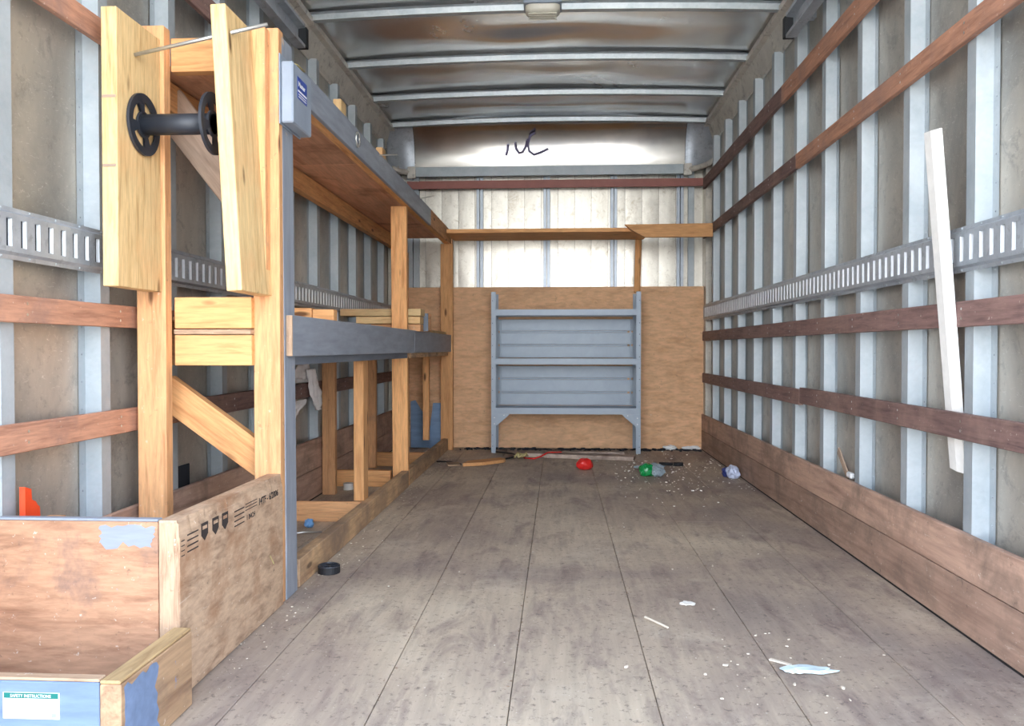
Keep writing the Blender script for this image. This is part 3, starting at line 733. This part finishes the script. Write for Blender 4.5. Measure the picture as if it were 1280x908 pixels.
# ------------------------------------------------------------ lumber across the back
CB = thing('crossbar', 'long pine plank running across the back wall above the steel shelf unit', 'beam', (.1, 6.0, 1.6))
box('plank', -.80, .64, 5.80, 6.225, 1.590, 1.618, 'orange', CB, grain='x')
poly_prism('end_piece', [(.46, 1.634), (1.068, 1.638), (1.068, 1.545), (.60, 1.545), (.50, 1.600)], 'y', 5.755, 5.796, 'orange', CB)
st = beam('support_strut', (.590, 6.212, 1.19), (.599, 6.205, 1.588), .028, .04, 'orange')
tag(st, 'short upright pine strut between the long back plank and the plywood panel', 'strut')

# ------------------------------------------------------------ loose things on the rack
mid = .8645
def lone(o, lab, cat, grp=None): return tag(o, lab, cat, grp)
lone(box('lumber_offcut', -.985, -.915, 2.98, 3.02, mid, mid+.052, 'orange', grain='x'), 'short pine offcut on the middle shelf, nearest the grey corner post', 'wood offcut')
lone(box('lumber_offcut', -.912, -.832, 2.98, 3.03, mid, mid+.047, 'orange', grain='x'), 'short pine offcut on the middle shelf, second from the grey corner post', 'wood offcut')
lone(box('lumber_offcut', -1.025, -.992, 2.70, 2.78, mid, mid+.055, 'weathered', grain='z', bev=.012), 'rounded whitish block on the middle shelf beside the grey corner post', 'block')
for i, (z, xa, xb, m, lab) in enumerate(((0, -1.07, -.785, 'tan', 'bottom plank of the stack lying crosswise on the middle shelf'),
                                  (.043, -1.15, -.783, 'yellow', 'middle plank of the stack lying crosswise on the middle shelf'),
                                  (.086, -1.236, -.776, 'yellow', 'top plank of the stack lying crosswise on the middle shelf'))):
    lone(box('shelf_plank', xa, xb, 4.60-.02*i, 4.70, mid+z, mid+z+.040, m, grain='x'), lab, 'plank')
o = thing('grey_end_block', 'wood block with a dark grey painted face on the middle shelf, behind the middle post', 'block', (-.79, 4.6, mid))
box('block', -.835, -.762, 4.735, 4.85, mid+.004, mid+.108, 'tan', o, grain='y'); box('painted_face', -.836, -.761, 4.73, 4.7345, mid+.003, mid+.107, 'greyp2', o, grain='x')
lone(box('shelf_plank', -.90, -.84, 4.90, 6.05, mid, mid+.026, 'yellow', grain='y'), 'long pale plank lying lengthwise at the far end of the middle shelf', 'plank')
lone(box('lumber_offcut', -.965, -.93, 3.46, 3.54, 1.616, 1.835, 'yellow', grain='z'), 'small yellow block standing on the top shelf, nearest one', 'block')
lone(box('lumber_offcut', -.965, -.93, 4.28, 4.36, 1.616, 1.83, 'yellow', grain='z'), 'small yellow block standing on the top shelf, farthest one', 'block')
for pts, lab in (([(-.815, 3.66, 1.64), (-.74, 3.72, 1.655)], 'nearest long nail sticking out of the top shelf fascia'),
                 ([(-.812, 4.25, 1.645), (-.74, 4.30, 1.652)], 'middle long nail sticking out of the top shelf fascia'),
                 ([(-.812, 4.75, 1.645), (-.735, 4.80, 1.668)], 'farthest long nail sticking out of the top shelf fascia')):
    lone(tube('long_nail', pts, .003, 'rod', seg=6), lab, 'nail')
RG = [(-.806, 3.25+.028*math.cos(a*math.pi/12), 1.605+.028*math.sin(a*math.pi/12)) for a in range(25)]
lone(tube('ring_pull', RG, .004, 'rod'), 'small steel ring hanging on the grey top fascia', 'ring')

# ------------------------------------------------------------ rag over the wall slat
def rag():
    bm = bmesh.new()
    A = [(.705, 3.85, 3.98), (.66, 3.77, 4.03), (.625, 3.72, 4.02), (.602, 3.70, 4.02)]
    A2 = [(.517, 3.71, 3.97), (.49, 3.73, 3.93), (.465, 3.75, 3.85), (.435, 3.77, 3.79)]
    B2 = [(.665, 3.90, 4.04), (.60, 3.94, 4.07), (.54, 3.96, 4.11), (.49, 3.99, 4.13), (.455, 4.05, 4.12)]
    for rows, x0, sd_ in ((A, -1.243, 1), (A2, -1.246, 4), (B2, -1.222, 9)):
        prev = None; nv = 24; nu = 14
        for j in range(nv+1):
            t = j/nv*(len(rows)-1); k = min(int(t), len(rows)-2); q = t-k
            z, a, b = [rows[k][c]*(1-q)+rows[k+1][c]*q for c in range(3)]
            row = []
            for i in range(nu+1):
                u = i/nu; y = a+(b-a)*u
                x = x0+(.007*math.sin(u*15+j*.25+sd_)+.008*noise.noise(Vector((u*5, j*.3, sd_))))*(.6 if sd_ < 9 else 1)
                row.append(bm.verts.new((x, y, z+.006*noise.noise(Vector((u*4, j*.5, sd_+3))))))
            if prev:
                for i in range(nu): bm.faces.new((prev[i], prev[i+1], row[i+1], row[i]))
            elif sd_ == 9: pass
            prev = row
    c = Vector((-1.21, 3.9, .55)); bm.transform(Matrix.Translation(-c))
    o = link('rag', from_bm(bm), 'cloth', None, Matrix.Translation(c), smooth=True)
    s = o.modifiers.new('s', 'SOLIDIFY'); s.thickness = .003
    return o
lone(rag(), 'crumpled dirty white cloth hanging over the lower wall slat inside the rack', 'rag')

# blue grey sheets leaning at the far end of the rack
lone(poly_prism('leaning_sheet', [(-1.135, 0.005), (-1.135, .36), (-1.10, .37), (-1.00, .21), (-.955, .06), (-.96, .005)], 'y', 6.205, 6.215, 'panelblue'), 'blue grey sheet offcut with a curved edge, leaning behind the far end of the rack', 'sheet offcut')
lone(poly_prism('leaning_sheet', [(-.985, 0.005), (-.985, .12), (-.955, .352), (-.895, .352), (-.893, .09), (-.91, .005)], 'y', 6.16, 6.17, 'panelblue'), 'upright blue grey sheet offcut beside the far post of the rack', 'sheet offcut')
# black vent on the left skin, orange plastic piece
vt = box('dark_vent', XL+.004, XL+.010, 2.70, 2.80, .28, .362, 'hole', walls[-1])
lone(poly_prism('orange_bracket', [(1.80, .36), (1.80, .448), (1.822, .440), (1.824, .415), (1.838, .408), (1.845, .398), (1.852, .394), (1.855, .36)], 'x', -1.236, -1.222, 'orangep'), 'orange red plastic piece standing behind the bin at the left edge', 'plastic piece')
# it stands on a ledge
box('ledge_block', -1.242, -1.20, 1.76, 1.92, .30, .36, 'tan', BN, grain='y')

# ------------------------------------------------------------ white bar behind the right-hand slat
def angle_bar():
    a = Vector((1.122, 2.358, .422)); b = Vector((.998, 2.258, 1.350))
    bm = bmesh.new(); L_ = (b-a).length
    pr = [(-.022, -.03), (.022, -.03), (.022, .03), (.012, .03), (.012, -.0), (.004, -.02), (-.022, -.02)]
    pr = [(-.006, -.036), (.010, -.036), (.010, .036), (.002, .036), (-.006, .004)]
    A = [bm.verts.new((-L_/2, y, x)) for x, y in pr]; B = [bm.verts.new((L_/2, y, x)) for x, y in pr]
    for i in range(len(pr)): bm.faces.new((A[i], A[(i+1) % len(pr)], B[(i+1) % len(pr)], B[i]))
    bm.faces.new(A); bm.faces.new(B[::-1]); bmesh.ops.recalc_face_normals(bm, faces=bm.faces)
    x = (b-a).normalized(); y = Vector((1, 0, 0)).cross(x).normalized(); z = x.cross(y)
    return link('white_bar', from_bm(bm), 'white', None, Matrix.Translation((a+b)/2) @ Matrix((x, y, z)).transposed().to_4x4())
lone(angle_bar(), 'long white angled bar leaning on the right wall across the slotted track', 'bar')
lone(beam('wood_splinter', (1.11, 3.19, .27), (1.118, 3.33, .36), .006, .03, 'weathered'), 'grey splinter standing behind the right kick board', 'splinter')
lone(box('foil_scrap', 1.10, 1.118, 3.14, 3.19, .272, .295, 'paper', bev=.006), 'small white scrap lodged on top of the right kick board', 'scrap')

# ------------------------------------------------------------ litter on the floor
def crumple(name, c, sx_, sy_, sz_, m, seed, cuts=3, rough=.35, parent=None, rz=0):
    bm = bmesh.new(); bmesh.ops.create_icosphere(bm, subdivisions=cuts, radius=1)
    for v in bm.verts:
        n_ = noise.noise(v.co*1.6+Vector((seed, 0, 0)))+.5*noise.noise(v.co*3.7+Vector((seed, 4, 0)))
        v.co *= 1+rough*n_; v.co.x *= sx_; v.co.y *= sy_; v.co.z = max(v.co.z*sz_, -sz_*.8)
    zmin = min(v.co.z for v in bm.verts)
    for v in bm.verts: v.co.z -= zmin
    return link(name, from_bm(bm), m, parent, Matrix.Translation(c) @ Matrix.Rotation(rz, 4, 'Z'))
e = .001
lone(crumple('plastic_wrapper', (.592, 1.955, e), .055, .022, .006, 'film', 2, rough=.5), 'pale blue crumpled plastic wrapper on the floor at the lower right', 'wrapper')
lone(crumple('red_cup', (.165, 5.17, e), .052, .05, .04, 'redp', 5, rough=.2), 'red crushed plastic cup on the floor below the steel shelf unit', 'cup')
bt = thing('plastic_bottle', 'crushed green and clear plastic bottle on the floor right of the shelf unit', 'bottle', (.555, 4.95, e))
crumple('bottle_body', (.525, 4.93, e), .05, .045, .042, 'green', 3, rough=.3, parent=bt); crumple('bottle_end', (.59, 4.92, e), .042, .045, .035, 'clear', 8, rough=.4, parent=bt)
lone(crumple('clear_film', (.575, 5.15, e), .085, .05, .025, 'clear', 11, rough=.5), 'crumpled clear film on the floor behind the green bottle', 'film')
mk = thing('black_marker', 'black marker pen lying on the floor right of the green bottle', 'marker', (.73, 5.36, .012))
tube('pen_body', [(.655, 5.372, .012), (.745, 5.362, .012)], .011, 'rubber', mk); tube('pen_cap', [(.748, 5.362, .012), (.81, 5.357, .012)], .013, 'rubber', mk)
cn = thing('crushed_can', 'crushed white and blue drinks can on the floor by the right kick board', 'can', (1.02, 4.87, e))
crumple('can_body', (1.025, 4.87, e), .038, .05, .042, 'can', 21, rough=.3, parent=cn); crumple('can_print', (1.0, 4.915, e), .03, .03, .034, 'navy', 25, rough=.3, parent=cn)
cp = thing('jar_lid', 'round black plastic lid on the floor beside the rack floor plate', 'lid', (-.783, 2.735, e))
me = tube_me([(0, 0, 0), (0, 0, .022)], .037, 24); link('cap_shell', me, 'rubber', cp, Matrix.Translation((-.783, 2.735, e)))
link('cap_rim', tube_me([(.034*math.cos(a*math.pi/12), .034*math.sin(a*math.pi/12), 0) for a in range(25)], .004, 6), 'black', cp, Matrix.Translation((-.783, 2.735, .024)))
for a in (0, 60, 120): link('cap_rib', box_me(.06, .004, .004), 'black', cp, Matrix.Translation((-.783, 2.735, .025)) @ Matrix.Rotation(R(a), 4, 'Z'))
lone(beam('litter_board', (-.22, 5.78, .016), (.52, 5.62, .016), .12, .028, 'pinkwood'), 'dirty thin board lying on the floor in front of the shelf unit', 'board')
lone(beam('litter_board', (-.10, 5.88, .014), (.47, 5.87, .014), .05, .026, 'pinkwood'), 'narrow pinkish board lying behind the dirty thin board under the shelf unit', 'board')
lone(poly_prism('wood_wedge', [(-.62, 5.25), (-.60, 5.38), (-.40, 5.55), (-.36, 5.50), (-.37, 5.44), (-.50, 5.30)], 'z', e, .022, 'orange'), 'flat orange wood wedge on the floor left of the shelf unit', 'wedge')
lone(beam('litter_board', (-.73, 5.30, .008), (-.65, 5.32, .008), .12, .012, 'dirty'), 'brown wood scrap beside the orange wedge', 'board')
lone(tube('black_strap', [(-.455, 5.935, .012), (-.42, 5.88, .015), (-.33, 5.78, .02), (-.28, 5.69, .015), (-.36, 5.60, .008), (-.43, 5.55, .006)], .006, 'rubber'), 'black strap trailing from the left foot of the shelf unit', 'strap')
lone(tube('loose_cable', [(-.64, 5.32, .006), (-.72, 5.42, .006), (-.82, 5.44, .006)], .005, 'rubber'), 'thin black cord on the floor left of the orange wedge', 'cord')
rp = [(-.285+.028*math.cos(a*.9)+.002*a, 5.66+.05*math.sin(a*1.3), .012+.012*(a % 3)) for a in range(22)]
lone(tube('rope_knot', rp, .006, 'rope'), 'knotted yellow rope on the floor near the left foot of the shelf unit', 'rope')
lone(tube('loose_cable', [(-.24, 5.64, .008), (-.17, 5.60, .008), (-.12, 5.64, .020), (-.08, 5.70, .038), (.02, 5.735, .038)], .005, 'redp'), 'thin red cord lying on the dirty boards', 'cord')
lone(crumple('white_lump', (.84, 6.20, e), .05, .02, .02, 'paper', 31, rough=.4), 'left lump of white debris at the foot of the back panel', 'debris')
lone(crumple('white_lump', (1.0, 6.2, e), .06, .02, .018, 'paper', 33, rough=.4), 'right lump of white debris at the foot of the back panel', 'debris')
me = tube_me([(0, 0, 0), (0, 0, .035)], .027, 20)
lone(link('tape_roll', me, 'tape', None, Matrix.Translation((-1.14, 4.36, e))), 'white tape roll on the floor inside the rack', 'tape roll')
lone(crumple('blue_connector', (-1.065, 3.42, e), .02, .02, .022, 'bluepl', 41), 'small light blue plastic fitting on the floor inside the rack', 'fitting')
lone(tube('bent_wire', [(-1.12, 3.25, .006), (-1.05, 3.28, .012), (-.98, 3.32, .006)], .004, 'rod'), 'pale bent wire on the floor inside the rack', 'wire')
lone(crumple('paper_scrap', (.385, 2.45, e), .022, .016, .005, 'tape', 51, rough=.6), 'small torn paper scrap on the floor right of centre', 'scrap')
lone(tube('wood_stick', [(.245, 2.32, .004), (.275, 2.27, .005), (.298, 2.235, .004)], .0035, 'chip', seg=6), 'thin pale wood stick on the floor right of centre', 'stick')
lone(poly_prism('wood_sliver', [(.515, 2.02), (.56, 1.985), (.563, 1.992), (.522, 2.028)], 'z', e, .005, 'chip'), 'small pale wood sliver next to the pale blue wrapper', 'sliver')
# grit and chips nobody could count
def grit(name, n, fn, m, smin, smax, seed):
    random.seed(seed); bm = bmesh.new()
    for _ in range(n):
        x, y = fn(); s = random.uniform(smin, smax)*random.choice((.6, 1, 1, 1.6)); a = random.uniform(0, 6.28); st = random.uniform(.25, 1)
        vs = []
        for k in range(5):
            t = a+k*1.257; r = s*random.uniform(.6, 1.1); px, py = r*math.cos(t-a), r*st*math.sin(t-a)
            vs.append((x+px*math.cos(a)-py*math.sin(a), y+px*math.sin(a)+py*math.cos(a)))
        h = s*.5
        B = [bm.verts.new((p[0], p[1], .0015)) for p in vs]; T = [bm.verts.new((p[0]*.9+x*.1, p[1]*.9+y*.1, .0015+h)) for p in vs]
        bm.faces.new(T)
        for k in range(5): bm.faces.new((B[k], B[(k+1) % 5], T[(k+1) % 5], T[k]))
    bmesh.ops.recalc_face_normals(bm, faces=bm.faces)
    o = link(name, from_bm(bm), m, stuff=True); return o
def any_floor(): return random.uniform(-.75, 1.05), random.uniform(1.5, 6.1)
def back_right(): return min(1.05, max(-.4, random.gauss(.72, .26))), min(6.15, random.gauss(5.15, .45))
def along_seam():
    s = random.choice((-.697, -.394, -.105, .213, .515)); return s+random.gauss(0, .004), random.uniform(1.6, 5)
def rack_edge(): return -.82+abs(random.gauss(0, .05)), random.uniform(1.8, 6.0)
def back_edge(): return random.uniform(-.75, 1.05), 6.2-abs(random.gauss(0, .04))
def lower_right(): return random.gauss(.5, .12), random.gauss(2.0, .15)
tag(grit('wood_chips', 210, any_floor, 'chip', .0012, .0035, 1), 'pale wood chips scattered over the whole floor', 'wood chips')
tag(grit('broken_chips', 330, back_right, 'tape', .0025, .0065, 2), 'dense spill of pale crumbs on the floor around the green bottle', 'crumbs')
tag(grit('seam_grit', 260, along_seam, 'dust', .0012, .003, 3), 'fine grit caught along the floor seams', 'grit')
tag(grit('edge_grit', 240, rack_edge, 'chip', .0015, .004, 4), 'crumbs along the foot of the rack and bin', 'crumbs')
tag(grit('dark_debris', 420, back_edge, 'hole', .006, .016, 5), 'dark dirt heaped along the foot of the back panel', 'dirt')
tag(grit('splinters', 30, lower_right, 'chip', .0025, .006, 6), 'pale splinters around the pale blue wrapper', 'splinters')
